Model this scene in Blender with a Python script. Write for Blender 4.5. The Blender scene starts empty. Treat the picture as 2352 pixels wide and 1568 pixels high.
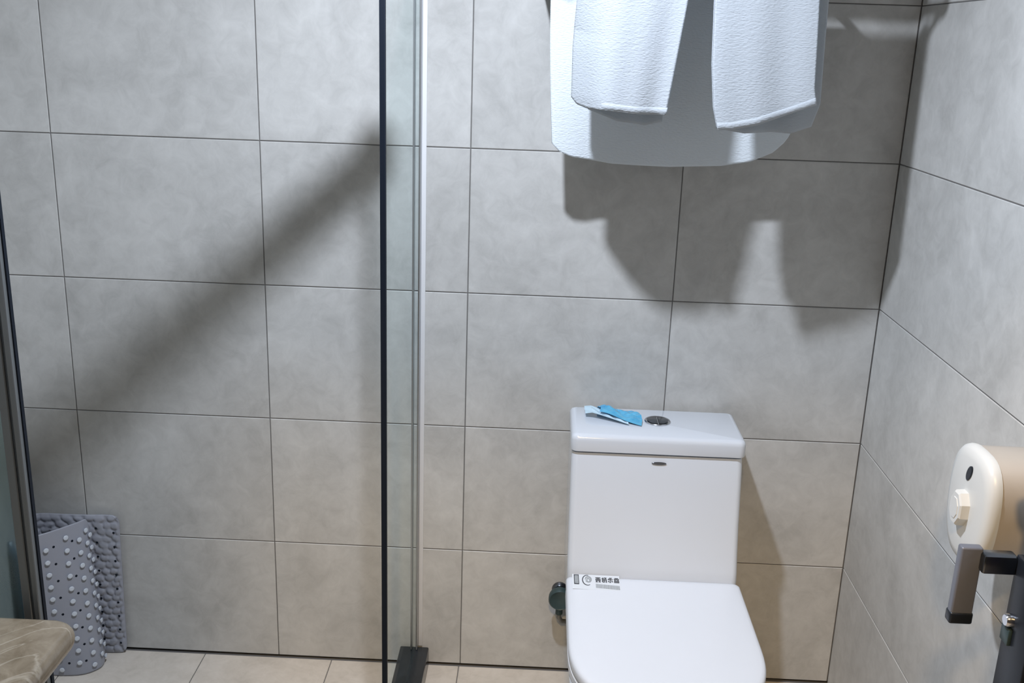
import bpy, bmesh, math, random
from mathutils import Vector, Matrix
random.seed(7)
PI = math.pi
S = bpy.context.scene
COL = S.collection

# ------------------------------------------------------------------ camera, world, light, exposure
cam = bpy.data.cameras.new('camera')
cam.sensor_width = 36.0
cam.lens = 36.0 * 2319.725 / 2352.0
cam.clip_start = 0.02
cam_o = bpy.data.objects.new('camera', cam)
cam_o.location = (1.0577, -2.1661, 1.4804)
cam_o.rotation_euler = (1.28320, -0.032625, 0.034439)
COL.objects.link(cam_o)
S.camera = cam_o

w = bpy.data.worlds.new('world'); S.world = w; w.use_nodes = True
w.node_tree.nodes['Background'].inputs[0].default_value = (1.0, 0.82, 0.66, 1)
w.node_tree.nodes['Background'].inputs[1].default_value = 0.06

LAMP = (0.88, -0.89, 2.165)
ld = bpy.data.lights.new('downlight_beam', 'SPOT')
ld.energy = 97.0
ld.color = (0.87, 0.945, 1.09)
ld.shadow_soft_size = 0.030
ld.spot_size = math.radians(174); ld.spot_blend = 0.85
lo = bpy.data.objects.new('downlight_beam', ld); lo.location = LAMP
COL.objects.link(lo)
# warm lamp on the ceiling of the passage behind the camera; the door head and jamb cut its light
HALL = (1.00, -2.45, 2.44)
hd = bpy.data.lights.new('passage_lamp_bulb', 'POINT')
hd.energy = 112.0; hd.color = (1.0, 0.68, 0.33); hd.shadow_soft_size = 0.06
ho = bpy.data.objects.new('passage_lamp_bulb', hd); ho.location = HALL
COL.objects.link(ho)

S.view_settings.view_transform = 'Standard'
S.view_settings.look = 'None'
S.view_settings.gamma = 1.0
S.view_settings.use_curve_mapping = False
S.view_settings.exposure = 0.0

# ------------------------------------------------------------------ materials
def new_mat(name):
    m = bpy.data.materials.new(name); m.use_nodes = True
    return m, m.node_tree, m.node_tree.nodes['Principled BSDF']

def simple(name, col, rough=0.5, metal=0.0, spec=0.5, bump=0.0, bscale=200.0, coat=0.0, var=0.06):
    m, nt, p = new_mat(name)
    p.inputs['Roughness'].default_value = rough
    p.inputs['Metallic'].default_value = metal
    p.inputs['Specular IOR Level'].default_value = spec
    p.inputs['Coat Weight'].default_value = coat
    tc = nt.nodes.new('ShaderNodeTexCoord')
    n = nt.nodes.new('ShaderNodeTexNoise'); n.inputs['Scale'].default_value = 14.0; n.inputs['Detail'].default_value = 4
    nt.links.new(tc.outputs['Object'], n.inputs['Vector'])
    mx = nt.nodes.new('ShaderNodeMix'); mx.data_type = 'RGBA'
    mx.inputs['A'].default_value = (col[0]*(1-var), col[1]*(1-var), col[2]*(1-var), 1)
    mx.inputs['B'].default_value = (min(1, col[0]*(1+var)), min(1, col[1]*(1+var)), min(1, col[2]*(1+var)), 1)
    nt.links.new(n.outputs['Fac'], mx.inputs['Factor'])
    nt.links.new(mx.outputs['Result'], p.inputs['Base Color'])
    if bump:
        b = nt.nodes.new('ShaderNodeBump'); b.inputs['Strength'].default_value = bump; b.inputs['Distance'].default_value = 0.001
        n2 = nt.nodes.new('ShaderNodeTexNoise'); n2.inputs['Scale'].default_value = bscale; n2.inputs['Detail'].default_value = 3
        nt.links.new(tc.outputs['Object'], n2.inputs['Vector'])
        nt.links.new(n2.outputs['Fac'], b.inputs['Height']); nt.links.new(b.outputs['Normal'], p.inputs['Normal'])
    return m

def stone(name, dark, mid, light, rough=0.4, scale=1.0, spec=0.4, vein=0.0):
    """glazed stone-look tile: broad clouds, fine mottling, each tile a little different"""
    m, nt, p = new_mat(name)
    L = nt.links.new
    geo = nt.nodes.new('ShaderNodeNewGeometry')
    oi = nt.nodes.new('ShaderNodeObjectInfo')
    off = nt.nodes.new('ShaderNodeVectorMath'); off.operation = 'MULTIPLY_ADD'
    L(oi.outputs['Random'], off.inputs[0]); off.inputs[1].default_value = (17, 23, 31); L(geo.outputs['Position'], off.inputs[2])
    n1 = nt.nodes.new('ShaderNodeTexNoise'); n1.inputs['Scale'].default_value = 4.5*scale; n1.inputs['Detail'].default_value = 8; n1.inputs['Roughness'].default_value = 0.62; n1.inputs['Distortion'].default_value = 0.9
    n2 = nt.nodes.new('ShaderNodeTexNoise'); n2.inputs['Scale'].default_value = 26*scale; n2.inputs['Detail'].default_value = 6; n2.inputs['Roughness'].default_value = 0.7; n2.inputs['Distortion'].default_value = 0.7
    L(off.outputs[0], n1.inputs['Vector']); L(off.outputs[0], n2.inputs['Vector'])
    a = nt.nodes.new('ShaderNodeMath'); a.operation = 'MULTIPLY_ADD'
    L(n2.outputs['Fac'], a.inputs[0]); a.inputs[1].default_value = 0.42; 
    b_ = nt.nodes.new('ShaderNodeMath'); b_.operation = 'MULTIPLY'; L(n1.outputs['Fac'], b_.inputs[0]); b_.inputs[1].default_value = 0.58
    L(b_.outputs[0], a.inputs[2])
    r = nt.nodes.new('ShaderNodeValToRGB')
    r.color_ramp.elements[0].position = 0.36; r.color_ramp.elements[0].color = (*dark, 1)
    r.color_ramp.elements[1].position = 0.66; r.color_ramp.elements[1].color = (*light, 1)
    e = r.color_ramp.elements.new(0.5); e.color = (*mid, 1)
    L(a.outputs[0], r.inputs['Fac'])
    hsv = nt.nodes.new('ShaderNodeHueSaturation')
    v = nt.nodes.new('ShaderNodeMapRange'); v.inputs['To Min'].default_value = 0.97; v.inputs['To Max'].default_value = 1.03
    L(oi.outputs['Random'], v.inputs['Value']); L(v.outputs['Result'], hsv.inputs['Value']); L(r.outputs['Color'], hsv.inputs['Color'])
    outc = hsv.outputs['Color']
    if vein:
        nv = nt.nodes.new('ShaderNodeTexNoise'); nv.inputs['Scale'].default_value = 5; nv.inputs['Detail'].default_value = 5; nv.inputs['Distortion'].default_value = 2.0
        L(off.outputs[0], nv.inputs['Vector'])
        rv = nt.nodes.new('ShaderNodeValToRGB')
        rv.color_ramp.elements[0].position = 0.485; rv.color_ramp.elements[0].color = (0, 0, 0, 1)
        rv.color_ramp.elements[1].position = 0.515; rv.color_ramp.elements[1].color = (0, 0, 0, 1)
        ev = rv.color_ramp.elements.new(0.5); ev.color = (vein, vein, vein, 1)
        L(nv.outputs['Fac'], rv.inputs['Fac'])
        mx = nt.nodes.new('ShaderNodeMix'); mx.data_type = 'RGBA'
        L(rv.outputs['Color'], mx.inputs['Factor']); L(outc, mx.inputs['A']); mx.inputs['B'].default_value = (0.55, 0.5, 0.4, 1)
        outc = mx.outputs['Result']
    L(outc, p.inputs['Base Color'])
    p.inputs['Roughness'].default_value = rough
    p.inputs['Specular IOR Level'].default_value = spec
    bp = nt.nodes.new('ShaderNodeBump'); bp.inputs['Strength'].default_value = 0.10; bp.inputs['Distance'].default_value = 0.002
    L(n2.outputs['Fac'], bp.inputs['Height']); L(bp.outputs['Normal'], p.inputs['Normal'])
    return m

M_TILE = stone('wall_tile_stone', (0.435, 0.432, 0.412), (0.52, 0.517, 0.495), (0.605, 0.602, 0.578), rough=0.5, spec=0.3)
M_FLOOR = stone('floor_tile_stone', (0.52, 0.47, 0.40), (0.60, 0.545, 0.47), (0.67, 0.615, 0.54), rough=0.45, scale=1.4)
M_MARBLE = stone('brown_marble', (0.12, 0.093, 0.060), (0.185, 0.148, 0.102), (0.26, 0.215, 0.155), rough=0.18, scale=1.5, spec=0.5, vein=0.30)
M_GROUT = simple('grout', (0.13, 0.125, 0.12), 0.9)
M_CEIL = simple('ceiling_paint', (0.78, 0.78, 0.76), 0.7)
M_PLASTER = simple('plaster', (0.6, 0.58, 0.55), 0.8)
M_BLACKSTONE = stone('black_stone', (0.010, 0.013, 0.016), (0.016, 0.021, 0.027), (0.03, 0.037, 0.045), rough=0.22, scale=3)
M_CERAMIC = simple('white_ceramic', (0.64, 0.685, 0.745), 0.13, spec=0.5, coat=0.4, var=0.01)
M_SEAT = simple('white_seat_plastic', (0.70, 0.745, 0.81), 0.28, spec=0.5, var=0.01)
M_CHROME = simple('chrome', (0.62, 0.63, 0.66), 0.16, metal=1.0, var=0.03)
M_CHROME_D = simple('brushed_dark_chrome', (0.16, 0.17, 0.19), 0.24, metal=1.0, var=0.1)
M_REFL_STRIP = simple('white_reflection_strip', (0.72, 0.73, 0.735), 0.35, var=0.02)  # painted light: pale colour for the glass reflection on the wall
M_ALU = simple('aluminium', (0.50, 0.51, 0.52), 0.34, metal=1.0, var=0.05)
M_FRAME = simple('grey_frame_metal', (0.20, 0.215, 0.22), 0.4, metal=0.5, var=0.05)
M_ALU_D = simple('aluminium_groove', (0.09, 0.10, 0.105), 0.5, metal=0.6)
M_BLACK = simple('black_rubber', (0.006, 0.010, 0.018), 0.6, spec=0.2)
M_DOOR = simple('black_door', (0.013, 0.013, 0.030), 0.35, spec=0.4, var=0.2)
M_HANDLE = simple('grey_metal_handle', (0.18, 0.19, 0.225), 0.42, metal=0.25, bump=0.3, bscale=60, var=0.18)
M_DKMETAL = simple('dark_metal', (0.025, 0.03, 0.04), 0.35, metal=0.5)
M_WPLASTIC = simple('ivory_plastic', (0.66, 0.665, 0.64), 0.33, var=0.015)
M_SMOKE = simple('taupe_plastic', (0.48, 0.43, 0.37), 0.22, var=0.05)
M_MAT = simple('grey_mat_vinyl', (0.31, 0.32, 0.36), 0.40, spec=0.5, bump=0.2, bscale=90)
M_CUP = simple('suction_cup_vinyl', (0.60, 0.64, 0.69), 0.12, spec=0.7, coat=0.6)
M_INK = simple('dark_ink', (0.03, 0.035, 0.045), 0.6)
M_INKG = simple('grey_ink', (0.33, 0.36, 0.38), 0.6)
M_LABEL = simple('clear_label_film', (0.70, 0.75, 0.80), 0.28, var=0.01)
M_BLUE = simple('blue_film', (0.035, 0.36, 0.66), 0.20, spec=0.6, coat=0.5, var=0.25)
for n_ in M_BLUE.node_tree.nodes:
    if n_.bl_idname == 'ShaderNodeMix': n_.inputs['A'].default_value = (0.01, 0.20, 0.46, 1); n_.inputs['B'].default_value = (0.16, 0.58, 0.78, 1)
    if n_.bl_idname == 'ShaderNodeTexNoise': n_.inputs['Scale'].default_value = 38; n_.inputs['Distortion'].default_value = 0.8
M_PALE = simple('pale_film', (0.55, 0.74, 0.86), 0.35, var=0.15)
M_VALVE = simple('dark_teal_valve', (0.045, 0.075, 0.08), 0.35, metal=0.3)
M_HOSE = simple('grey_hose', (0.2, 0.2, 0.19), 0.4, metal=0.5)
M_NAVY = simple('navy_plastic', (0.012, 0.03, 0.05), 0.4)
M_WOOD = simple('cabinet_laminate', (0.12, 0.10, 0.085), 0.5)

def terry(name, col, tr):
    m, nt, p = new_mat(name)
    L = nt.links.new
    p.inputs['Base Color'].default_value = (*col, 1)
    p.inputs['Roughness'].default_value = 0.95
    p.inputs['Specular IOR Level'].default_value = 0.1
    p.inputs['Sheen Weight'].default_value = 0.10
    tc = nt.nodes.new('ShaderNodeTexCoord')
    mp = nt.nodes.new('ShaderNodeMapping'); mp.inputs['Scale'].default_value = (150, 150, 420)
    n = nt.nodes.new('ShaderNodeTexNoise'); n.inputs['Scale'].default_value = 1.0; n.inputs['Detail'].default_value = 3
    L(tc.outputs['Object'], mp.inputs['Vector']); L(mp.outputs[0], n.inputs['Vector'])
    b = nt.nodes.new('ShaderNodeBump'); b.inputs['Strength'].default_value = 0.5; b.inputs['Distance'].default_value = 0.0028
    L(n.outputs['Fac'], b.inputs['Height']); L(b.outputs['Normal'], p.inputs['Normal'])
    tl = nt.nodes.new('ShaderNodeBsdfTranslucent'); tl.inputs[0].default_value = (0.75, 0.86, 0.93, 1)
    mx = nt.nodes.new('ShaderNodeMixShader'); mx.inputs[0].default_value = tr
    L(p.outputs[0], mx.inputs[1]); L(tl.outputs[0], mx.inputs[2]); L(mx.outputs[0], nt.nodes['Material Output'].inputs[0])
    return m
M_TERRY = terry('white_terry', (0.58, 0.62, 0.655), 0.20)
M_TERRY_BATH = terry('white_bath_terry', (0.80, 0.86, 0.90), 0.14)

def clear_glass():
    m = bpy.data.materials.new('clear_glass'); m.use_nodes = True
    nt = m.node_tree; nt.nodes.clear(); L = nt.links.new
    out = nt.nodes.new('ShaderNodeOutputMaterial')
    tr = nt.nodes.new('ShaderNodeBsdfTransparent'); tr.inputs[0].default_value = (0.965, 0.988, 0.988, 1)
    gl = nt.nodes.new('ShaderNodeBsdfGlossy'); gl.inputs['Roughness'].default_value = 0.03
    fr = nt.nodes.new('ShaderNodeFresnel'); fr.inputs['IOR'].default_value = 1.08
    mx = nt.nodes.new('ShaderNodeMixShader')
    geo = nt.nodes.new('ShaderNodeNewGeometry')
    inv = nt.nodes.new('ShaderNodeMath'); inv.operation = 'SUBTRACT'; inv.inputs[0].default_value = 1.0; L(geo.outputs['Backfacing'], inv.inputs[1])
    mul = nt.nodes.new('ShaderNodeMath'); mul.operation = 'MULTIPLY'; L(fr.outputs[0], mul.inputs[0]); L(inv.outputs[0], mul.inputs[1])
    half = nt.nodes.new('ShaderNodeMath'); half.operation = 'MULTIPLY'; L(mul.outputs[0], half.inputs[0]); half.inputs[1].default_value = 0.18; mul = half
    L(mul.outputs[0], mx.inputs[0]); L(tr.outputs[0], mx.inputs[1]); L(gl.outputs[0], mx.inputs[2]); L(mx.outputs[0], out.inputs[0])
    return m
M_GLASS = clear_glass()

def frosted():
    m, nt, p = new_mat('frosted_glass')
    p.inputs['Base Color'].default_value = (0.48, 0.60, 0.60, 1)
    p.inputs['Transmission Weight'].default_value = 0.9
    p.inputs['Roughness'].default_value = 0.24
    p.inputs['IOR'].default_value = 1.3
    n = nt.nodes.new('ShaderNodeTexNoise'); n.inputs['Scale'].default_value = 30
    b = nt.nodes.new('ShaderNodeBump'); b.inputs['Strength'].default_value = 0.2; b.inputs['Distance'].default_value = 0.002
    nt.links.new(n.outputs['Fac'], b.inputs['Height']); nt.links.new(b.outputs['Normal'], p.inputs['Normal'])
    return m
M_FROST = frosted()

# ------------------------------------------------------------------ helpers
def link_mesh(name, me, mat, parent=None, smooth=False):
    o = bpy.data.objects.new(name, me); COL.objects.link(o)
    if mat: me.materials.append(mat)
    if smooth:
        for p in me.polygons: p.use_smooth = True
    if parent: o.parent = parent
    return o

def bm_obj(name, bm, mat, parent=None, smooth=False, auto=None):
    bmesh.ops.recalc_face_normals(bm, faces=bm.faces)
    me = bpy.data.meshes.new(name); bm.to_mesh(me); bm.free()
    if auto is not None:
        me.shade_smooth() if hasattr(me, 'shade_smooth') else None
        me.set_sharp_from_angle(angle=math.radians(auto))
        smooth = False
    return link_mesh(name, me, mat, parent, smooth)

def add_box(bm, c0, c1, bevel=0.0, seg=2):
    c0, c1 = Vector(c0), Vector(c1)
    r = bmesh.ops.create_cube(bm, size=1.0)
    vs = r['verts']
    for v in vs:
        v.co = Vector([(c0[i]+c1[i])/2 + v.co[i]*(c1[i]-c0[i]) for i in range(3)])
    if bevel:
        es = list({e for v in vs for e in v.link_edges})
        bmesh.ops.bevel(bm, geom=es, offset=bevel, segments=seg, affect='EDGES', profile=0.5)
    return bm

def box(name, c0, c1, mat, parent=None, bevel=0.0, seg=2):
    bm = bmesh.new(); add_box(bm, c0, c1, bevel, seg)
    return bm_obj(name, bm, mat, parent, auto=40 if bevel else None)

def add_cyl(bm, p0, p1, r0, r1=None, n=24):
    p0, p1 = Vector(p0), Vector(p1); r1 = r0 if r1 is None else r1
    d = p1-p0; q = d.to_track_quat('Z', 'Y').to_matrix()
    a = [bm.verts.new(p0+q@Vector((r0*math.cos(2*PI*i/n), r0*math.sin(2*PI*i/n), 0))) for i in range(n)]
    b = [bm.verts.new(p1+q@Vector((r1*math.cos(2*PI*i/n), r1*math.sin(2*PI*i/n), 0))) for i in range(n)]
    for i in range(n): bm.faces.new((a[i], a[(i+1) % n], b[(i+1) % n], b[i]))
    bm.faces.new(a[::-1]); bm.faces.new(b)

def loft(bm, rings, cap0=True, cap1=True, closed=True):
    R_ = [[bm.verts.new(p) for p in r] for r in rings]
    n = len(R_[0])
    for a, b in zip(R_[:-1], R_[1:]):
        for i in range(n if closed else n-1):
            bm.faces.new((a[i], a[(i+1) % n], b[(i+1) % n], b[i]))
    if cap0: bm.faces.new(R_[0][::-1])
    if cap1: bm.faces.new(R_[-1])

def lathe(bm, prof, c, axis='Z', n=32):
    """prof: (radius, height) list, revolved about an axis through c"""
    rings = []
    for r, h in prof:
        ring = []
        for i in range(n):
            a = 2*PI*i/n; x, y = r*math.cos(a), r*math.sin(a)
            p = {'Z': (x, y, h), 'X': (h, x, y), 'Y': (x, h, y)}[axis]
            ring.append(Vector(c)+Vector(p))
        rings.append(ring)
    loft(bm, rings)

def tube(bm, pts, r, n=12, rads=None):
    pts = [Vector(p) for p in pts]; rings = []
    up = Vector((0.13, 0.2, 1)).normalized()
    for i, p in enumerate(pts):
        t = (pts[min(i+1, len(pts)-1)]-pts[max(i-1, 0)]).normalized()
        if abs(t.dot(up)) > 0.98: u = t.cross(Vector((1, 0, 0))).normalized()
        else: u = t.cross(up).normalized()
        v = t.cross(u); rr = rads[i] if rads else r
        rings.append([p+u*rr*math.cos(2*PI*k/n)+v*rr*math.sin(2*PI*k/n) for k in range(n)])
    loft(bm, rings)

def rrect(x0, x1, y0, y1, r, z, seg=6):
    pts = []
    for cx, cy, a0 in ((x1-r, y1-r, 0), (x0+r, y1-r, 90), (x0+r, y0+r, 180), (x1-r, y0+r, 270)):
        for k in range(seg+1):
            a = math.radians(a0+90*k/seg); pts.append((cx+r*math.cos(a), cy+r*math.sin(a), z))
    return pts

def empty(name, loc=(0, 0, 0)):
    o = bpy.data.objects.new(name, None); o.location = loc; o.empty_display_size = 0.05
    COL.objects.link(o); return o

def tag(o, label, cat, group=None):
    o['label'] = label; o['category'] = cat
    if group: o['group'] = group
    return o

def under(root):
    """children keep world coordinates although the root sits at the thing's base"""
    bpy.context.view_layer.update()
    for ch in list(root.children):
        ch.matrix_parent_inverse = root.matrix_world.inverted()

def struct(o): o['kind'] = 'structure'; return o

# ------------------------------------------------------------------ the room
XR, XL, ZC, YF = 1.8055, -0.15, 2.209, -1.85
TW, TH = 0.4513, 0.3156
T = 0.008        # tile thickness, finished faces at y = 0, x = XR, x = XL, z = 0

G = 0.0019       # joint
def tile_piece(name, mat, parent, org, u, v, n, su, sv, cache={}):
    """one tile: su by sv in the plane of u, v, its finished face at org, bevelled, thickness T behind; alike tiles share a mesh"""
    key = (round(su, 4), round(sv, 4), tuple(u), tuple(v), mat.name)
    if key not in cache:
        u_, v_, n_ = Vector(u), Vector(v), Vector(n); b = 0.0012
        bm = bmesh.new()
        def ring(ins, d): return [u_*a+v_*c+n_*d for a, c in ((G/2+ins, G/2+ins), (su-G/2-ins, G/2+ins), (su-G/2-ins, sv-G/2-ins), (G/2+ins, sv-G/2-ins))]
        loft(bm, [ring(0, -T), ring(0, -b), ring(b, 0)])
        bmesh.ops.recalc_face_normals(bm, faces=bm.faces)
        me = bpy.data.meshes.new(name); bm.to_mesh(me); bm.free(); me.materials.append(mat); cache[key] = me
    o = bpy.data.objects.new(name, cache[key]); o.location = org; o.parent = parent; COL.objects.link(o)
    return o

wall_back = struct(box('wall_back', (XL-0.1, 0.0014, 0.0055), (XR+0.1, 0.11, ZC), M_GROUT))
for (x0, wd) in [(XL, -XL)] + [(k*TW, TW) for k in range(4)]:
    for r in range(7):
        h = TH if r else TH-0.004
        tile_piece('wall_tile', M_TILE, wall_back, (x0, 0, r*TH+(0 if r else 0.004)), (1, 0, 0), (0, 0, 1), (0, -1, 0), wd, h)
wall_right = struct(box('wall_right', (XR+0.0014, YF-0.1, 0), (XR+0.11, 0.0014, ZC), M_GROUT))
for k in range(3):      # long tiles: no upright joint shows on this wall
    y1 = -k*2*TW; y0 = max(y1-2*TW, YF)
    if y1-y0 < 0.03: continue
    for r in range(7):
        tile_piece('wall_tile', M_TILE, wall_right, (XR, y0, r*TH), (0, 1, 0), (0, 0, 1), (-1, 0, 0), y1-y0, TH)
wall_left = struct(box('wall_left', (XL-0.11, YF-0.1, 0), (XL-0.0014, 0.0014, ZC), M_GROUT))
for k in range(5):
    y1 = -k*TW; y0 = max(y1-TW, YF)
    if y1-y0 < 0.03: continue
    for r in range(7):
        tile_piece('wall_tile', M_TILE, wall_left, (XL, y0, r*TH), (0, 1, 0), (0, 0, 1), (1, 0, 0), y1-y0, TH)
floor = struct(box('floor', (XL-0.11, YF-1.1, -0.11), (XR+0.11, 0.11, -0.0014), M_GROUT))
FP = 0.3157
xs = [XL] + [-0.0475+FP*k for k in range(6)] + [XR]
for i in range(len(xs)-1):
    for k in range(9):
        tile_piece('floor_tile', M_FLOOR, floor, (xs[i], -FP*(k+1)-0.003, 0), (1, 0, 0), (0, 1, 0), (0, 0, 1), xs[i+1]-xs[i], FP)
ceiling = struct(box('ceiling', (XL-0.11, YF-0.1, ZC), (XR+0.11, 0.11, ZC+0.1), M_CEIL))
bm = bmesh.new()
add_box(bm, (XL-0.11, YF-0.1, 0), (0.84, YF, ZC)); add_box(bm, (1.76, YF-0.1, 0), (XR+0.11, YF, ZC)); add_box(bm, (0.84, YF-0.1, 2.06), (1.76, YF, ZC))
wall_front = struct(bm_obj('wall_front', bm, M_PLASTER))

# ------------------------------------------------------------------ open black door at the right, with its handle
door = struct(box('door_1', (1.702, -1.80, 0.012), (1.742, -0.962, 2.04), M_DOOR, bevel=0.002))
bm = bmesh.new(); add_box(bm, (1.693, -1.03, 0.40), (1.7025, -0.964, 0.866), 0.002)
plate = bm_obj('lock_plate', bm, M_DKMETAL, door, auto=40)
bm = bmesh.new()
add_box(bm, (1.650, -0.970, 0.837), (1.6945, -0.948, 0.863), 0.003)
neck = bm_obj('handle_neck', bm, M_CHROME_D, door, auto=40)
bm = bmesh.new()
add_box(bm, (1.6245, -0.958, 0.757), (1.6535, -0.944, 0.868), 0.003, 3)
grip = bm_obj('handle_grip', bm, M_HANDLE, door, auto=40)
bm = bmesh.new(); add_box(bm, (1.6235, -0.9595, 0.7555), (1.6545, -0.9425, 0.7725), 0.003, 3)
tip = bm_obj('handle_tip', bm, M_DKMETAL, grip, auto=40); tip['label'] = 'dark end cap of the grey handle'
bm = bmesh.new(); lathe(bm, [(0.0, -0.009), (0.007, -0.009), (0.009, -0.006), (0.009, 0.002)], (1.693, -0.982, 0.779), 'X', 20)
bm_obj('key_cylinder', bm, M_CHROME, door, auto=40)
bm = bmesh.new(); add_box(bm, (1.688, -0.99, 0.745), (1.6935, -0.968, 0.768), 0.0015)
bm_obj('thumb_turn', bm, M_VALVE, door, auto=40)
bm = bmesh.new(); lathe(bm, [(0.0, -0.018), (0.016, -0.018), (0.019, -0.014), (0.019, 0.0)], (1.702, -0.985, 0.995), 'X', 28)
bm_obj('bolt_knob', bm, M_DKMETAL, door, auto=40)

# ------------------------------------------------------------------ shower enclosure
# black stone kerb from the wall toward the camera
k_o = box('shower_kerb', (0.755, -1.10, 0.0005), (0.825, -0.004, 0.05), M_BLACKSTONE, bevel=0.003, seg=2)
tag(k_o, 'black stone shower kerb on the floor under the clear glass screen', 'kerb')

GX0, GX1, GZ = 0.786, 0.794, 1.690
GY = -0.472
scr = empty('glass_screen', (0.79, -0.236, 0.05))
tag(scr, 'clear green-tinted glass shower screen standing between shower and toilet', 'shower screen')
o = box('glass_pane', (GX0, GY+0.004, 0.0505), (GX1, -0.006, GZ), M_GLASS, scr, bevel=0.0008, seg=1)
o = box('edge_seal', (GX0-0.0005, GY-0.006, 0.0505), (GX1+0.0012, GY+0.004, GZ), M_BLACK, scr, bevel=0.001, seg=1); o['label'] = 'black rubber seal down the free edge'
bm = bmesh.new()
add_box(bm, (0.7815, -0.020, 0.0505), (0.7855, -0.001, GZ), 0.0006, 1)
add_box(bm, (0.7945, -0.020, 0.0505), (0.7985, -0.001, GZ), 0.0006, 1)
o = bm_obj('wall_channel', bm, M_ALU, scr)
bm = bmesh.new(); add_box(bm, (0.7986, -0.0030, 0.0505), (0.8090, -0.0002, GZ), 0.0013, 2)  # added strip: its white stands for lamp light the glass throws on the wall
o = bm_obj('reflection_strip', bm, M_REFL_STRIP, scr, auto=60); o['label'] = 'white strip along the wall imitating light reflected off the glass'
under(scr)

# frosted partition at the vanity end, and the brace that ties the two together
par = empty('frosted_partition', (0.15, -1.07, 0.0))
tag(par, 'frosted grey-green glass panel with metal edge frame behind the marble counter', 'shower panel')
o = box('frosted_pane', (XL+0.002, -1.074, 0.012), (0.438, -1.066, GZ), M_FROST, par)
bm = bmesh.new()
add_box(bm, (0.437, -1.082, 0.001), (0.4475, -1.062, GZ), 0.001, 1)
add_box(bm, (0.4505, -1.082, 0.001), (0.4575, -1.066, GZ), 0.001, 1)
o = bm_obj('edge_frame', bm, M_FRAME, par)
o = box('frame_groove', (0.4470, -1.079, 0.001), (0.4510, -1.061, GZ), M_ALU_D, par)
o = box('frame_seal', (0.4573, -1.074, 0.001), (0.4590, -1.068, GZ), M_BLACK, par)
o = box('sill', (XL+0.002, -1.082, 0.0005), (0.437, -1.058, 0.012), M_ALU, par)
under(par)

br = empty('glass_brace', (0.79, -0.48, GZ))
tag(br, 'round metal brace bar above the shower tying the two glass panels', 'brace bar')
bm = bmesh.new(); tube(bm, [(0.79, -0.459, GZ+0.020), (0.50, -0.764, GZ+0.020), (0.209, -1.07, GZ+0.020)], 0.0205, 16)
bm_obj('bar', bm, M_ALU, br, smooth=True)
for (x, y) in ((0.79, -0.453), (0.209, -1.07)):
    bm = bmesh.new(); add_box(bm, (x-0.018, y-0.018, GZ-0.028 if False else GZ+0.0005), (x+0.018, y+0.018, GZ+0.038), 0.003)
    bm_obj('clamp', bm, M_ALU, br, auto=40)
under(br)

sq = empty('squeegee', (0.425, -1.03, 0))
tag(sq, 'dark blue upright handle seen blurred through the frosted glass panel', 'squeegee')
bm = bmesh.new(); tube(bm, [(0.410, -1.045, 0.862), (0.413, -1.045, 0.84), (0.417, -1.045, 0.74), (0.418, -1.045, 0.4), (0.418, -1.045, 0.03)], 0.01, 12, [0.003, 0.007, 0.0125, 0.013, 0.013])
bm_obj('handle', bm, M_NAVY, sq, smooth=True)
bm = bmesh.new(); add_box(bm, (0.27, -1.05, 0.012), (0.43, -1.02, 0.032), 0.004); add_box(bm, (0.272, -1.038, 0.0005), (0.428, -1.032, 0.014))
bm_obj('blade', bm, M_BLACK, sq, auto=40)
under(sq)

# ------------------------------------------------------------------ vanity
ct = bmesh.new()
def ctop(z, ins):
    x0, x1, y0, y1 = XL+0.002, 0.524-ins, -1.80, -1.112-ins
    pts = [(x0, y1, z)]
    r = 0.024
    for k in range(9):
        a = math.radians(90-90*k/8); pts.append((x1-r+r*math.cos(a), y1-r+r*math.sin(a), z))
    pts += [(x1, y0, z), (x0, y0, z)]
    return pts[::-1]
rings = []
for k in range(9):
    a = PI*k/8; rings.append(ctop(0.784-0.016*math.cos(a), 0.010*(1-math.sin(a))))
loft(ct, rings)
van = bm_obj('marble_counter', ct, M_MARBLE, auto=30)
tag(van, 'brown veined marble vanity counter with rounded corner, bottom left', 'counter')
cab = box('vanity_cabinet', (XL+0.002, -1.78, 0.0005), (0.40, -1.16, 0.7675), M_WOOD, bevel=0.002)
tag(cab, 'dark vanity cabinet hidden under the marble counter', 'cabinet')

# ------------------------------------------------------------------ toilet
TX0, TX1 = 1.140, 1.504
TC = (TX0+TX1)/2
toilet = empty('toilet', (TC, -0.35, 0.0))
tag(toilet, 'white one-piece toilet with closed lid standing against the back wall', 'toilet')
def dshape(z, hw, yb, yf, n=2.6, xc=TC, ystr=-0.54, rb=0.015, m=40):
    """closed outline: straight back with rounded corners, straight sides to ystr, super-elliptic front"""
    pts = []
    for k in range(5):
        a = math.radians(90*k/4); pts.append((xc+hw-rb+rb*math.cos(a), yb-rb+rb*math.sin(a), z))
    for k in range(5):
        a = math.radians(90+90*k/4); pts.append((xc-hw+rb+rb*math.cos(a), yb-rb+rb*math.sin(a), z))
    for k in range(m+1):
        a = PI+PI*k/m; c, s = math.cos(a), math.sin(a)
        pts.append((xc+hw*abs(c)**(2/n)*(1 if c > 0 else -1), ystr+(ystr-yf)*(-1)*abs(s)**(2/n), z))
    return pts
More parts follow.
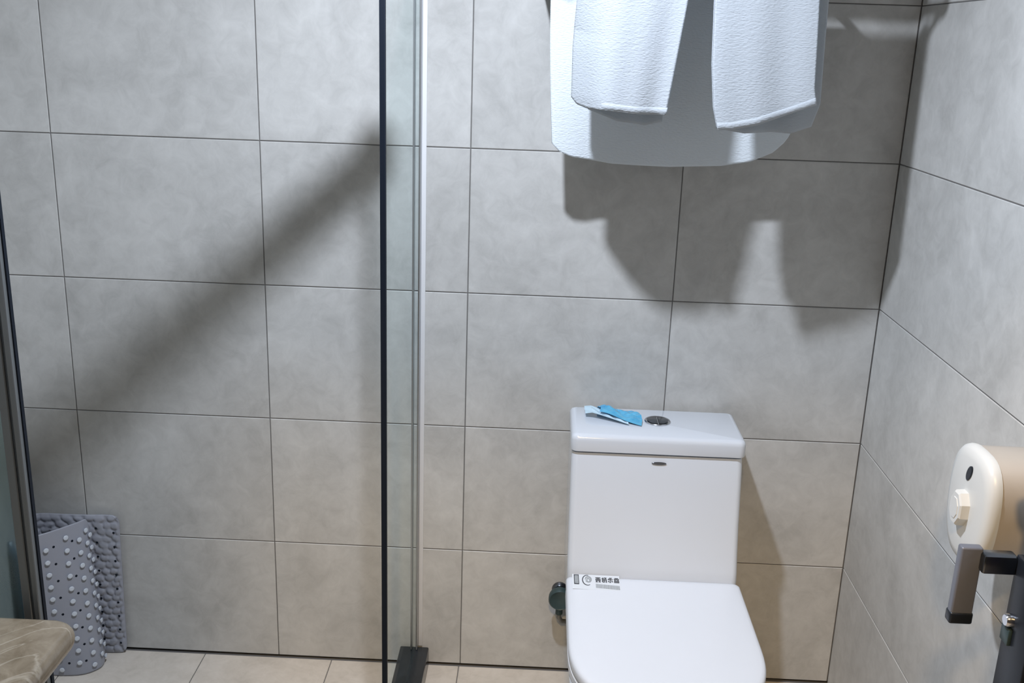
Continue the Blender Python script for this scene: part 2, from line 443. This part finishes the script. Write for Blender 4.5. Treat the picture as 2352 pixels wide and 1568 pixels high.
# pedestal and bowl
bm = bmesh.new()
rings = []
for z, hw, yf, ys in ((0.001, 0.112, -0.60, -0.40), (0.03, 0.115, -0.605, -0.40), (0.10, 0.118, -0.61, -0.42), (0.20, 0.135, -0.64, -0.45), (0.29, 0.162, -0.68, -0.49), (0.34, 0.174, -0.70, -0.52), (0.362, 0.178, -0.705, -0.535), (0.366, 0.176, -0.702, -0.535)):
    rings.append(dshape(z, hw, -0.03, yf, ystr=ys))
loft(bm, rings)
bm_obj('bowl', bm, M_CERAMIC, toilet, auto=35)
# tank: grows out of the bowl, front face leaning slightly forward at the bottom
bm = bmesh.new(); rings = []
for z, y0, ins in ((0.30, -0.262, 0.008), (0.36, -0.262, 0.004), (0.41, -0.262, 0.0035), (0.43, -0.254, 0.003), (0.46, -0.243, 0.003), (0.52, -0.224, 0.0025), (0.60, -0.205, 0.002), (0.645, -0.194, 0.002), (0.659, -0.190, 0.003)):
    rings.append(rrect(TX0+ins, TX1-ins, y0, -0.018, 0.014, z))
loft(bm, rings)
bm_obj('tank', bm, M_CERAMIC, toilet, auto=35)
bm = bmesh.new(); rings = []
for z, ins in ((0.6625, 0.004), (0.6640, 0.0005), (0.668, 0.0), (0.688, 0.0), (0.694, 0.0015), (0.698, 0.005), (0.700, 0.011)):
    rings.append(rrect(TX0-0.0005+ins, TX1+0.002-ins, -0.196+ins, -0.014-ins, max(0.006, 0.016-ins), z))
loft(bm, rings)
lid = bm_obj('tank_lid', bm, M_CERAMIC, toilet, auto=50)
bm = bmesh.new(); add_box(bm, (TX0+0.012, -0.18, 0.6585), (TX1-0.012, -0.03, 0.663))
bm_obj('lid_gasket', bm, M_BLACK, toilet)
bm = bmesh.new(); lathe(bm, [(0.0, 0.0), (0.0285, 0.0), (0.0285, 0.002), (0.027, 0.0035), (0.0245, 0.003), (0.0242, 0.0018), (0.0, 0.0018)], (1.329, -0.096, 0.700), 'Z', 40)
fb = bm_obj('flush_bezel', bm, M_CHROME, toilet, auto=40)
for s in (-1, 1):      # two half-moon buttons
    bm = bmesh.new(); ring0 = []
    for k in range(17):
        a = -PI/2+PI*k/16; ring0.append((1.329+s*(0.0012+0.0215*math.cos(a)), -0.096+0.0225*math.sin(a)))
    loft(bm, [[(x, y, 0.7012) for x, y in ring0], [(x, y, 0.7040) for x, y in ring0], [(1.329+(x-1.329)*0.93+s*0.0007, -0.096+(y+0.096)*0.93, 0.7048) for x, y in ring0]])
    bm_obj('flush_button', bm, M_CHROME_D, fb, auto=40)
# small badge on the tank front
bm = bmesh.new(); rings = []
for d, k_ in ((0.0, 1.0), (0.0012, 1.0), (0.0018, 0.9)):
    rings.append([(1.326+0.0155*k_*math.cos(2*PI*i/28), -0.1955-d, 0.6445+0.0030*k_*math.sin(2*PI*i/28)) for i in range(28)])
loft(bm, rings); bm_obj('badge', bm, M_CHROME_D, toilet)
# seat ring
bm = bmesh.new(); rings = []
for z, ins in ((0.3675, 0.004), (0.370, 0.0), (0.384, 0.0), (0.387, 0.003)):
    rings.append(dshape(z, 0.181-ins, -0.266-ins, -0.702+ins, n=2.35, ystr=-0.505))
loft(bm, rings); bm_obj('seat_ring', bm, M_SEAT, toilet, auto=40)
# closed lid, gently domed
bm = bmesh.new(); rings = []
for z, ins in ((0.3905, 0.004), (0.393, 0.0005), (0.397, 0.0), (0.404, 0.0), (0.408, 0.0012), (0.4108, 0.004), (0.4122, 0.009), (0.4128, 0.02), (0.4138, 0.06), (0.4142, 0.11)):
    rings.append(dshape(z, 0.1815-ins, -0.2645-ins, -0.705+ins, n=2.35, ystr=-0.505+ins*0.3, rb=0.012))
loft(bm, rings)
slid = bm_obj('seat_lid', bm, M_SEAT, toilet, auto=40)
for x in (TC-0.075, TC+0.075):
    bm = bmesh.new(); add_cyl(bm, (x-0.022, -0.272, 0.392), (x+0.022, -0.272, 0.392), 0.0075, n=16)
    bm_obj('hinge', bm, M_SEAT, toilet, auto=40)
# sticker: bar, swirl emblem, four heavy characters with a fine grey line below
ZL = 0.4141
def flat(bm, x0, y0, x1, y1, z=ZL, h=0.0004, skew=0.0):
    add_box(bm, (x0, y0, z), (x1, y1, z+h))
bm = bmesh.new(); flat(bm, 1.1535, -0.322, 1.252, -0.263, 0.4134, 0.0005)
lab = bm_obj('sticker_film', bm, M_LABEL, slid)
bm = bmesh.new()
for k in range(4): flat(bm, 1.1570, -0.303+0.0094*k, 1.1672, -0.3018+0.0094*k+0.0078)
bm_obj('printed_bar', bm, M_INKG, slid)
bm = bmesh.new(); flat(bm, 1.1570, -0.303, 1.1585, -0.266, ZL+0.0001); flat(bm, 1.1660, -0.303, 1.1672, -0.266, ZL+0.0001); flat(bm, 1.1570, -0.2685, 1.1672, -0.2655, ZL+0.0001); flat(bm, 1.1570, -0.304, 1.1672, -0.301, ZL+0.0001)
bm_obj('printed_bar_edge', bm, M_INK, slid)
def arc(bm, cx, cy, rx, ry, a0, a1, w_, z=ZL, n=26):
    inn, out_ = [], []
    for k in range(n+1):
        a = math.radians(a0+(a1-a0)*k/n); t = w_*(0.45+0.55*math.sin(PI*k/n))
        inn.append((cx+(rx-t)*math.cos(a), cy+(ry-t*1.5)*math.sin(a))); out_.append((cx+rx*math.cos(a), cy+ry*math.sin(a)))
    for k in range(n):
        q = [inn[k], inn[k+1], out_[k+1], out_[k]]
        a = [bm.verts.new((x, y, z)) for x, y in q]; b = [bm.verts.new((x, y, z+0.0004)) for x, y in q]
        bm.faces.new(b); bm.faces.new(a[::-1])
        for i in range(4): bm.faces.new((a[i], a[(i+1) % 4], b[(i+1) % 4], b[i]))
bm = bmesh.new(); arc(bm, 1.1845, -0.2865, 0.0108, 0.0210, 75, 300, 0.0019)
bm_obj('printed_ring', bm, M_INK, slid)
bm = bmesh.new(); arc(bm, 1.1868, -0.2825, 0.0072, 0.0130, -150, 190, 0.0036); arc(bm, 1.1862, -0.284, 0.0036, 0.007, -30, 250, 0.0026)
bm_obj('printed_swirl', bm, M_INKG, slid)
GL = ["1111111 0010100 1111111 1010101 1111111 0100010 1110111",
      "0101111 1110010 0101111 1111001 0101111 1101001 0111011",
      "0011110 0101000 1111111 0001000 0101010 1101011 0011000",
      "0111110 1010101 1111111 0100010 1111111 1010101 1111111"]
bm = bmesh.new()
for gi, g in enumerate(GL):
    gx = 1.2018+0.0128*gi; rows = g.split(); s = 0.0105/7; sy = 0.0195/7
    for r, row in enumerate(rows):
        k = 0
        while k < 7:
            if row[k] == '1':
                e = k
                while e < 7 and row[e] == '1': e += 1
                flat(bm, gx+k*s, -0.2735-(r+0.86)*sy, gx+e*s, -0.2735-r*sy); k = e
            else: k += 1
chs = bm_obj('printed_characters', bm, M_INK, slid)
bm = bmesh.new(); x = 1.2018
rnd = random.Random(3)
while x < 1.2500:
    wd = rnd.uniform(0.0012, 0.0026); yt = -0.300-(x-1.20)*0.10
    flat(bm, x, yt-0.0150, x+wd, yt); x += wd+0.0007
bm_obj('printed_small_line', bm, M_INKG, slid)
under(toilet)

# angle valve on the wall, left of the bowl
vl = empty('angle_valve', (1.135, -0.01, 0.21))
tag(vl, 'dark angle stop valve on the back wall left of the toilet bowl', 'valve')
bm = bmesh.new(); lathe(bm, [(0.0, -0.0005), (0.019, -0.0005), (0.019, -0.004), (0.014, -0.010), (0.0, -0.010)], (1.139, 0, 0.225), 'Y', 28)
bm_obj('escutcheon', bm, M_CHROME_D, vl, auto=40)
bm = bmesh.new(); add_cyl(bm, (1.139, -0.009, 0.225), (1.139, -0.037, 0.225), 0.011); add_cyl(bm, (1.139, -0.028, 0.225), (1.139, -0.028, 0.175), 0.0085)
bm_obj('valve_body', bm, M_VALVE, vl, auto=40)
bm = bmesh.new(); lathe(bm, [(0.0, -0.036), (0.022, -0.036), (0.0265, -0.039), (0.027, -0.053), (0.024, -0.0575), (0.022, -0.056), (0.0, -0.055)], (1.139, 0, 0.226), 'Y', 28)
bm_obj('knob', bm, M_VALVE, vl, auto=40)
bm = bmesh.new(); tube(bm, [(1.139, -0.028, 0.178), (1.139, -0.028, 0.165), (1.146, -0.020, 0.150), (1.165, -0.014, 0.145), (1.20, -0.014, 0.16)], 0.0055, 10)
bm_obj('hose', bm, M_HOSE, vl, smooth=True)
under(vl)

# ------------------------------------------------------------------ crumpled blue wrapper on the tank lid
def wrapper():
    root = empty('plastic_wrapper', (1.235, -0.07, 0.7))
    tag(root, 'crumpled shiny blue plastic wrapper lying on the toilet tank lid', 'wrapper')
    rn = random.Random(11)
    NU, NV = 26, 14
    def surf(u, v):
        x = 1.203+0.088*u+0.003*math.sin(5*v)
        yc = -0.062-0.028*u; hw = 0.026+0.016*u
        y = yc+hw*(v-0.5)*2
        hump = 0.017*math.exp(-((u-0.15)/0.38)**2)*math.sin(PI*min(1, max(0, v*0.9+0.10)))**0.7
        hump += 0.009*math.sin(PI*v)*math.exp(-((u-0.85)/0.30)**2)
        z = 0.7022+hump+0.006*max(0, 1-v*2.2)*(1-u)
        z += 0.0020*math.sin(17*u+7*v)*math.sin(PI*v)+0.0014*math.sin(31*v-13*u)*math.sin(PI*v)
        return Vector((x, y, max(z, 0.7016)))
    def sheet(f, name, mat, th=0.0007):
        bm = bmesh.new()
        top = [[bm.verts.new(f(i/NU, j/NV)) for j in range(NV+1)] for i in range(NU+1)]
        for i in range(NU):
            for j in range(NV): bm.faces.new((top[i][j], top[i+1][j], top[i+1][j+1], top[i][j+1]))
        o = bm_obj(name, bm, mat, root)
        md = o.modifiers.new('t', 'SOLIDIFY'); md.thickness = th; md.offset = 1
        return o
    sheet(surf, 'blue_film', M_BLUE)
    def pale(u, v):        # the white-lined end, folded back at the left and showing as a lip along the front
        x = 1.172+0.092*u
        yc = -0.058-0.062*u**1.2; hw = 0.024*(1-u)**0.7+0.008
        y = yc+hw*(v-0.5)*2
        z = 0.7026+0.013*(1-u)**0.8*(1-0.5*v)+0.0014*math.sin(21*u+8*v)*math.sin(PI*v)
        if u < 0.16: z -= 0.006*(1-u/0.16)
        return Vector((x, y, max(z, 0.7014)))
    sheet(pale, 'pale_lining', M_PALE)
    under(root)
wrapper()

# ------------------------------------------------------------------ anti-slip mat standing rolled in the shower corner
def catmull(pts, n):
    P = [Vector(p) for p in pts]; out_ = []
    P = [P[0]*2-P[1]]+P+[P[-1]*2-P[-2]]
    for i in range(1, len(P)-2):
        for k in range(n):
            t = k/n; a, b, c, d = P[i-1:i+3]
            out_.append(0.5*((2*b)+(-a+c)*t+(2*a-5*b+4*c-d)*t*t+(-a+3*b-3*c+d)*t**3))
    out_.append(P[-2]); return out_
TOP = catmull([(0.084, -0.013, 0), (0.045, -0.014, 0), (0.0, -0.018, 0), (-0.05, -0.019, 0), (-0.10, -0.020, 0), (-0.130, -0.038, 0), (-0.137, -0.085, 0), (-0.125, -0.137, 0), (-0.082, -0.150, 0), (-0.045, -0.118, 0), (-0.012, -0.078, 0), (0.008, -0.050, 0), (0.016, -0.032, 0)], 16)
BOT = catmull([(0.078, -0.016, 0), (0.042, -0.020, 0), (0.0, -0.022, 0), (-0.05, -0.022, 0), (-0.10, -0.022, 0), (-0.132, -0.036, 0), (-0.139, -0.070, 0), (-0.128, -0.108, 0), (-0.080, -0.120, 0), (-0.030, -0.121, 0), (0.012, -0.112, 0), (0.038, -0.086, 0), (0.040, -0.056, 0)], 16)
MH = 0.372
NPATH = len(TOP)-1
def mat_point(s, t):
    """s 0..1 along the roll, t 0..1 up"""
    f = s*NPATH; i = min(int(f), NPATH-1); g = f-i
    a = TOP[i].lerp(TOP[i+1], g); b = BOT[i].lerp(BOT[i+1], g)
    p = b.lerp(a, t**1.15); return Vector((p.x, p.y, 0.0015+MH*t))
def mat_frame(s, t):
    e = 0.002
    p = mat_point(s, t)
    ds = (mat_point(min(1, s+e), t)-mat_point(max(0, s-e), t)).normalized()
    dt = (mat_point(s, min(1, t+e))-mat_point(s, max(0, t-e))).normalized()
    n = ds.cross(dt).normalized()      # on the rear flap (path going left) this looks toward the wall
    return p, ds, dt, -n               # returned normal: inner side of the roll
SLEN = sum((TOP[i+1]-TOP[i]).length+(BOT[i+1]-BOT[i]).length for i in range(NPATH))/2
mat_root = empty('bath_mat', (-0.03, -0.07, 0))
tag(mat_root, 'grey rubber anti-slip bath mat with suction cups standing rolled in shower corner', 'bath mat')
# pebble centres on the inner face
rp = random.Random(5)
peb = []
CW, CH = 0.0235, 0.0175
ny = int(MH/CH); nx = int(SLEN/CW)
for j in range(ny):
    for i in range(nx+1):
        peb.append(((i+0.5*(j % 2)+rp.uniform(-.18, .18))*CW, (j+0.5+rp.uniform(-.15, .15))*CH+0.004, rp.uniform(0.80, 1.1), rp.uniform(-0.6, 0.6), rp.uniform(0.0028, 0.0042)))
from collections import defaultdict
buck = defaultdict(list)
for q in peb: buck[(int(q[0]/0.03), int(q[1]/0.03))].append(q)
def peb_h(a, b):
    h = 0
    bi, bj = int(a/0.03), int(b/0.03)
    for i in (bi-1, bi, bi+1):
        for j in (bj-1, bj, bj+1):
            for (x, y, k, rot, ht) in buck.get((i, j), ()):
                dx, dy = a-x, b-y; c, s = math.cos(rot), math.sin(rot)
                u, v = (dx*c+dy*s)/(0.0128*k), (-dx*s+dy*c)/(0.0088*k)
                q = u*u+v*v
                if q < 1: h = max(h, ht*math.sqrt(1-q*q))
    return h
bm = bmesh.new()
NS, NT = 250, 110
front, back = [], []
for i in range(NS+1):
    fr, bk = [], []
    for j in range(NT+1):
        s, t = i/NS, j/NT
        # rounded corners of the sheet
        rc = 0.022; a = s*SLEN; b = t*MH
        ex = min(a, SLEN-a); ey = min(b, MH-b)
        if ex < rc and ey < rc:
            d = math.hypot(rc-ex, rc-ey)
            if d > rc:
                k = rc/d
                nex = rc-(rc-ex)*k; ney = rc-(rc-ey)*k
                a = nex if a < SLEN/2 else SLEN-nex; b = ney if b < MH/2 else MH-ney
                s, t = a/SLEN, b/MH
        p, ds, dt, n = mat_frame(s, t)
        edge = min(1, min(a, SLEN-a, b, MH-b)/0.008)
        fr.append(bm.verts.new(p+n*(0.0008+peb_h(a, b)*edge)))
        bk.append(bm.verts.new(p-n*0.0010))
    front.append(fr); back.append(bk)
for i in range(NS):
    for j in range(NT):
        bm.faces.new((front[i][j], front[i+1][j], front[i+1][j+1], front[i][j+1]))
        bm.faces.new((back[i][j+1], back[i+1][j+1], back[i+1][j], back[i][j]))
for i in range(NS):
    bm.faces.new((front[i][0], back[i][0], back[i+1][0], front[i+1][0])); bm.faces.new((front[i][NT], front[i+1][NT], back[i+1][NT], back[i][NT]))
for j in range(NT):
    bm.faces.new((front[0][j], front[0][j+1], back[0][j+1], back[0][j])); bm.faces.new((front[NS][j], back[NS][j], back[NS][j+1], front[NS][j+1]))
bm_obj('mat_sheet', bm, M_MAT, mat_root, smooth=True)
# suction cups on the outer face, where the roll turns toward the camera
bm = bmesh.new(); lathe(bm, [(0.0028, 0.0), (0.0034, 0.0018), (0.0055, 0.0038), (0.0061, 0.0052), (0.0048, 0.0058), (0.0025, 0.0060), (0.0, 0.0058)], (0, 0, 0), 'Z', 14)
bmesh.ops.recalc_face_normals(bm, faces=bm.faces)
cup_me = bpy.data.meshes.new('suction_cup'); bm.to_mesh(cup_me); bm.free(); cup_me.materials.append(M_CUP)
for p in cup_me.polygons: p.use_smooth = True
bm = bmesh.new(); lathe(bm, [(0.0, 0.0), (0.0030, 0.0), (0.0026, 0.0004), (0.0, 0.0003)], (0, 0, 0), 'Z', 12)
bmesh.ops.recalc_face_normals(bm, faces=bm.faces)
hole_me = bpy.data.meshes.new('drain_hole'); bm.to_mesh(hole_me); bm.free(); hole_me.materials.append(M_BLACK)
def stick(me, name, s, t, d, side):
    p, ds, dt, n = mat_frame(s, t); n = n*side
    o = bpy.data.objects.new(name, me); COL.objects.link(o); o.parent = mat_root
    q = n.to_track_quat('Z', 'Y').to_matrix().to_4x4()
    o.matrix_local = Matrix.Translation(p+n*d)@q
    return o
# the path fraction where the front face starts (s of the left-front turn) is about 0.60
cols = [0.595, 0.665, 0.745, 0.820, 0.885, 0.940, 0.985]
for ci, s in enumerate(cols):
    for r in range(12):
        t = 0.05+r*0.084+(0.042 if ci % 2 else 0)
        if t > 0.955: continue
        stick(cup_me, 'suction_cup', s, t, 0.0010, -1)
for s in (0.62, 0.695, 0.775, 0.85):
    for r in range(8):
        stick(hole_me, 'drain_hole', s, 0.09+r*0.115, 0.0011, -1)
for s in (0.03, 0.115, 0.20):
    for r in range(9):
        stick(hole_me, 'drain_hole', s, 0.08+r*0.10+(0.03 if s == 0.115 else 0), 0.0042, 1)
under(mat_root)

# ------------------------------------------------------------------ towel rack above the toilet and the towels on it
RZ = 1.712
rack = empty('towel_rack', (1.31, 0, RZ))
tag(rack, 'chrome wall-mounted towel rack above the toilet carrying the white towels', 'towel rack')
RX0, RX1 = 1.045, 1.585
for y, z in ((-0.30, RZ), (-0.235, RZ+0.004), (-0.18, RZ+0.004), (-0.125, RZ+0.004), (-0.07, RZ+0.004), (-0.125, 1.60)):
    bm = bmesh.new(); tube(bm, [(RX0, y, z), (RX1, y, z)], 0.008, 14); bm_obj('rail', bm, M_CHROME, rack, smooth=True)
for x in (RX0, RX1):
    bm = bmesh.new(); tube(bm, [(x, -0.012, RZ-0.01), (x, -0.06, RZ), (x, -0.30, RZ)], 0.010, 14)
    tube(bm, [(x, -0.012, 1.60), (x, -0.125, 1.60)], 0.007, 12)
    add_box(bm, (x-0.016, -0.014, 1.575), (x+0.016, -0.001, RZ+0.03), 0.003)
    bm_obj('bracket', bm, M_CHROME, rack, auto=50)
    bm = bmesh.new(); bmesh.ops.create_uvsphere(bm, u_segments=16, v_segments=10, radius=0.014, matrix=Matrix.Translation((x, -0.305, RZ)))
    bm_obj('end_knob', bm, M_CHROME, rack, smooth=True)
under(rack)

def interp(tab, v):
    if v <= tab[0][0]: return tab[0][1]
    for (a, fa), (b, fb_) in zip(tab[:-1], tab[1:]):
        if v <= b:
            t = (v-a)/(b-a); t = t*t*(3-2*t) if False else t
            return fa+(fb_-fa)*t
    return tab[-1][1]

def towel(name, label, group, zbar, ybar, rbar, front_z, back_z, xl, xr, xlb, xrb, folds, nu=70, nvf=80, nvb=70, th=0.007, seed=1, spread=0.0, ycurve=None, bellyf=0.0):
    """one cloth: up the front from its hem, over the bar, and down the back.
    front_z/back_z: hem height over u; xl/xr(z): side edges of the front sheet, xlb/xrb of the rear one"""
    rn = random.Random(seed); ph = [rn.uniform(0, 6.28) for _ in range(6)]
    bm = bmesh.new(); rows = []
    def fold(u, d):     # d = 0 at the bar, 1 at the hem
        f = 0
        for k, (fr, amp) in enumerate(folds): f += amp*math.sin(fr*u*2*PI+ph[k])
        return f*(0.25+0.75*d)
    path = []
    for k in range(nvf+1): path.append(('f', 1-k/nvf))
    for k in range(1, 9): path.append(('b', k/9))
    for k in range(nvb+1): path.append(('r', k/nvb))
    for kind, d in path:
        row = []
        for i in range(nu+1):
            u = i/nu
            if kind == 'f':
                zb = interp(front_z, u); z = zb+(zbar-zb)*(1-d)
                x = xl(z)+(xr(z)-xl(z))*u
                y = ybar-rbar+fold(u, d)-bellyf*math.sin(PI*d)*0.5
                if ycurve: y += ycurve(u, d)
            elif kind == 'b':
                a = PI*d; x0 = xl(zbar)+(xr(zbar)-xl(zbar))*u; x1 = xlb(zbar)+(xrb(zbar)-xlb(zbar))*u
                x = x0+(x1-x0)*d
                y = ybar-rbar*math.cos(a); z = zbar+rbar*math.sin(a)
            else:
                zb = interp(back_z, u); z = zb+(zbar-zb)*(1-d)
                x = xlb(z)+(xrb(z)-xlb(z))*u
                y = ybar+rbar+fold(u+0.13, d)*0.8
                if ycurve: y += ycurve(u, d)
            row.append(bm.verts.new((x, y, z)))
        rows.append(row)
    for a, b in zip(rows[:-1], rows[1:]):
        for i in range(nu): bm.faces.new((a[i], a[i+1], b[i+1], b[i]))
    o = bm_obj(name, bm, M_TERRY_BATH if name == 'bath_towel' else M_TERRY, None, smooth=True)
    md = o.modifiers.new('thickness', 'SOLIDIFY'); md.thickness = th; md.offset = 0
    tag(o, label, 'towel', group)
    return o, ph
GT = 'white towels on the rack'
# bath towel on the low rear rail
bt, _ = towel('bath_towel', 'large white bath towel hanging nearest the wall behind the hand towels', GT, 1.60, -0.125, 0.014,
    [(0, 1.292), (0.03, 1.276), (0.08, 1.266), (0.25, 1.255), (0.5, 1.2525), (0.72, 1.258), (0.84, 1.268), (0.93, 1.288), (0.98, 1.312), (1, 1.335)],
    [(0, 1.31), (0.5, 1.29), (1, 1.34)],
    lambda z: 1.059+0.016*max(0, (1.561-z)/0.29)**1.5, lambda z: 1.566-0.022*max(0, min(1, (1.57-z)/0.24)),
    lambda z: 1.066+0.012*max(0, (1.561-z)/0.25), lambda z: 1.555-0.02*max(0, (1.57-z)/0.24),
    [(1.5, 0.0035), (3.3, 0.0015)], seed=3, th=0.006, ycurve=lambda u, d: 0.024*min(1, u/0.16)*d*d)
def hem(parent, u0, u1, fz, xl, xr, y, ph, folds, name='hem', yc=None):
    """stitched hem band: a slightly raised strip along the lower edge"""
    bm = bmesh.new(); n = 60; rows = []
    for k, (dz, dy) in enumerate(((0.002, 0.0), (0.0035, -0.0016), (0.012, -0.0018), (0.0135, 0.0))):
        row = []
        for i in range(n+1):
            u = u0+(u1-u0)*i/n; z = interp(fz, u)+dz
            f = sum(a*math.sin(fr*u*2*PI+ph[j]) for j, (fr, a) in enumerate(folds))
            row.append(bm.verts.new((xl(z)+(xr(z)-xl(z))*u, y+f+dy-0.0042+(yc(u, 1) if yc else 0), z)))
        rows.append(row)
    for a, b in zip(rows[:-1], rows[1:]):
        for i in range(n): bm.faces.new((a[i], a[i+1], b[i+1], b[i]))
    o = bm_obj(name, bm, M_TERRY, parent, smooth=True)
    md = o.modifiers.new('t', 'SOLIDIFY'); md.thickness = 0.001; md.offset = -1
    return o
# left hand towel
FL = [(0, 1.389), (0.05, 1.377), (0.15, 1.3715), (0.4, 1.369), (0.65, 1.3655), (1, 1.3655)]
xlL = lambda z: interp([(1.36, 1.112), (1.39, 1.107), (1.475, 1.105), (1.56, 1.108), (1.8, 1.105)], z)
xrL = lambda z: interp([(1.36, 1.272), (1.45, 1.283), (1.56, 1.296), (1.72, 1.300)], z)
fo = [(1.2, 0.0045), (2.6, 0.0022)]
YCL = lambda u, d: 0.055*max(0, 1-u/0.5)**2*min(1, d*1.6)
tl, ph = towel('hand_towel', 'white folded hand towel, the left one of two on the front rail', GT, RZ, -0.297, 0.0165, FL,
    [(0, 1.400), (0.12, 1.368), (0.45, 1.350), (0.8, 1.344), (1, 1.352)], xlL, xrL,
    lambda z: xlL(z)+0.010, lambda z: xrL(z)-0.002, fo, seed=8, th=0.009, bellyf=0.01, ycurve=YCL)
hem(tl, 0.0, 1.0, FL, xlL, xrL, -0.3135, ph, fo, yc=YCL)
# right hand towel
FR = [(0, 1.343), (0.15, 1.344), (0.4, 1.353), (0.7, 1.371), (1, 1.392)]
xlR = lambda z: interp([(1.343, 1.366), (1.38, 1.356), (1.454, 1.347), (1.56, 1.342), (1.72, 1.342)], z)
xrR = lambda z: interp([(1.39, 1.536), (1.42, 1.529), (1.50, 1.524), (1.565, 1.520), (1.72, 1.520)], z)
fo2 = [(0.9, 0.004), (2.2, 0.0018)]
tr_, ph2 = towel('hand_towel', 'white hand towel hanging beside the right wall, its rear hem showing lower', GT, RZ, -0.297, 0.0165, FR,
    [(0, 1.343), (0.3, 1.336), (0.6, 1.340), (0.8, 1.3385), (1, 1.352)], xlR, xrR,
    lambda z: xlR(z)+0.004, lambda z: interp([(1.34, 1.536), (1.392, 1.551), (1.497, 1.547), (1.57, 1.545), (1.72, 1.535)], z), fo2, seed=5, th=0.009, bellyf=0.008)
hem(tr_, 0.0, 1.0, FR, xlR, xrR, -0.3135, ph2, fo2)
# folded towels lying on the shelf of the rack, above the frame; their shadow darkens the wall
for k in range(2):
    bm = bmesh.new(); rings = []
    x0, x1 = RX0+0.02, RX1-0.02
    sec = []
    for i in range(28):
        a = 2*PI*i/28; c, s = math.cos(a), math.sin(a)
        sec.append((0.105*abs(c)**0.35*(1 if c > 0 else -1), 0.019*abs(s)**0.6*(1 if s > 0 else -1)))
    for i in range(25):
        t = i/24; rings.append([(x0+(x1-x0)*t, -0.153+p*(1-0.02*k), RZ+0.0325+k*0.040+q*(1+0.06*math.sin(9*t+k))) for p, q in sec])
    loft(bm, rings)
    o = bm_obj('folded_towel', bm, M_TERRY, None, smooth=True)
    tag(o, ('lower' if k == 0 else 'upper')+' folded white towel lying flat on the towel rack shelf', 'towel')

# ------------------------------------------------------------------ wall dispenser on the right wall
def shield(yc, zc, hw, hh, x, k=1.0, n=44):
    """rounded shield outline in the YZ plane, flatter top, narrowing to the bottom"""
    pts = []
    for i in range(n):
        a = 2*PI*i/n; c, s = math.cos(a), math.sin(a)
        yy = hw*abs(c)**0.62*(1 if c > 0 else -1); zz = hh*abs(s)**0.70*(1 if s > 0 else -1)
        if zz < 0: yy *= 1-0.18*(-zz/hh)**1.5
        pts.append((x, yc+yy*k, zc+zz*k))
    return pts
dsp = empty('soap_dispenser', (XR, -0.80, 0.86))
tag(dsp, 'ivory wall dispenser with round push button on the right wall behind the door handle', 'dispenser')
YC, ZD = -0.788, 0.850
bm = bmesh.new()
loft(bm, [shield(YC, ZD, 0.068, 0.084, 1.8045), shield(YC, ZD, 0.070, 0.086, 1.790), shield(YC, ZD, 0.070, 0.086, 1.712)])
bm_obj('housing', bm, M_SMOKE, dsp, auto=40)
bm = bmesh.new()
loft(bm, [shield(YC, ZD, 0.071, 0.088, 1.716), shield(YC, ZD, 0.072, 0.089, 1.711), shield(YC, ZD, 0.0705, 0.0875, 1.704), shield(YC, ZD, 0.066, 0.083, 1.699), shield(YC, ZD, 0.055, 0.071, 1.6965), shield(YC, ZD, 0.028, 0.040, 1.6955)])
cov = bm_obj('front_cover', bm, M_WPLASTIC, dsp, auto=50)
bm = bmesh.new()
def octo(x, r, ry=0.72, y=-0.790, z=0.848): return [(x, y+r*ry*math.cos(PI/8+PI/4*i), z+r*math.sin(PI/8+PI/4*i)) for i in range(8)]
loft(bm, [octo(1.697, 0.028), octo(1.684, 0.0272), octo(1.6815, 0.0245)])
pb = bm_obj('push_button', bm, M_WPLASTIC, dsp)
bm = bmesh.new(); loft(bm, [octo(1.682, 0.0175), octo(1.6805, 0.0165)]); bm_obj('button_face', bm, M_WPLASTIC, pb)
bm = bmesh.new(); rings = [[(x, -0.789+0.0095*k_*math.cos(2*PI*i/20)-0.004*math.sin(2*PI*i/20), 0.902+0.0155*k_*math.sin(2*PI*i/20)) for i in range(20)] for x, k_ in ((1.698, 0.8), (1.6945, 0.8), (1.694, 0.68))]
loft(bm, rings); o = bm_obj('sight_window', bm, M_DKMETAL, dsp); o['label'] = 'small dark oval window near the top'
bm = bmesh.new(); lathe(bm, [(0.0, -0.022), (0.008, -0.022), (0.012, -0.016), (0.015, 0.0), (0.015, 0.012)], (1.722, -0.775, 0.778), 'Z', 20)
bm_obj('spout', bm, M_WPLASTIC, dsp, auto=40)
under(dsp)

# ------------------------------------------------------------------ downlight
dl = empty('ceiling_downlight', (LAMP[0], LAMP[1], ZC))
tag(dl, 'small round ceiling downlight above the frame lighting the whole bathroom', 'lamp')
bm = bmesh.new(); lathe(bm, [(0.062, -0.0005), (0.060, -0.010), (0.046, -0.012), (0.044, -0.004), (0.044, -0.0005)], (LAMP[0], LAMP[1], ZC), 'Z', 36)
bm_obj('trim_ring', bm, M_ALU, dl, auto=40)
under(dl)
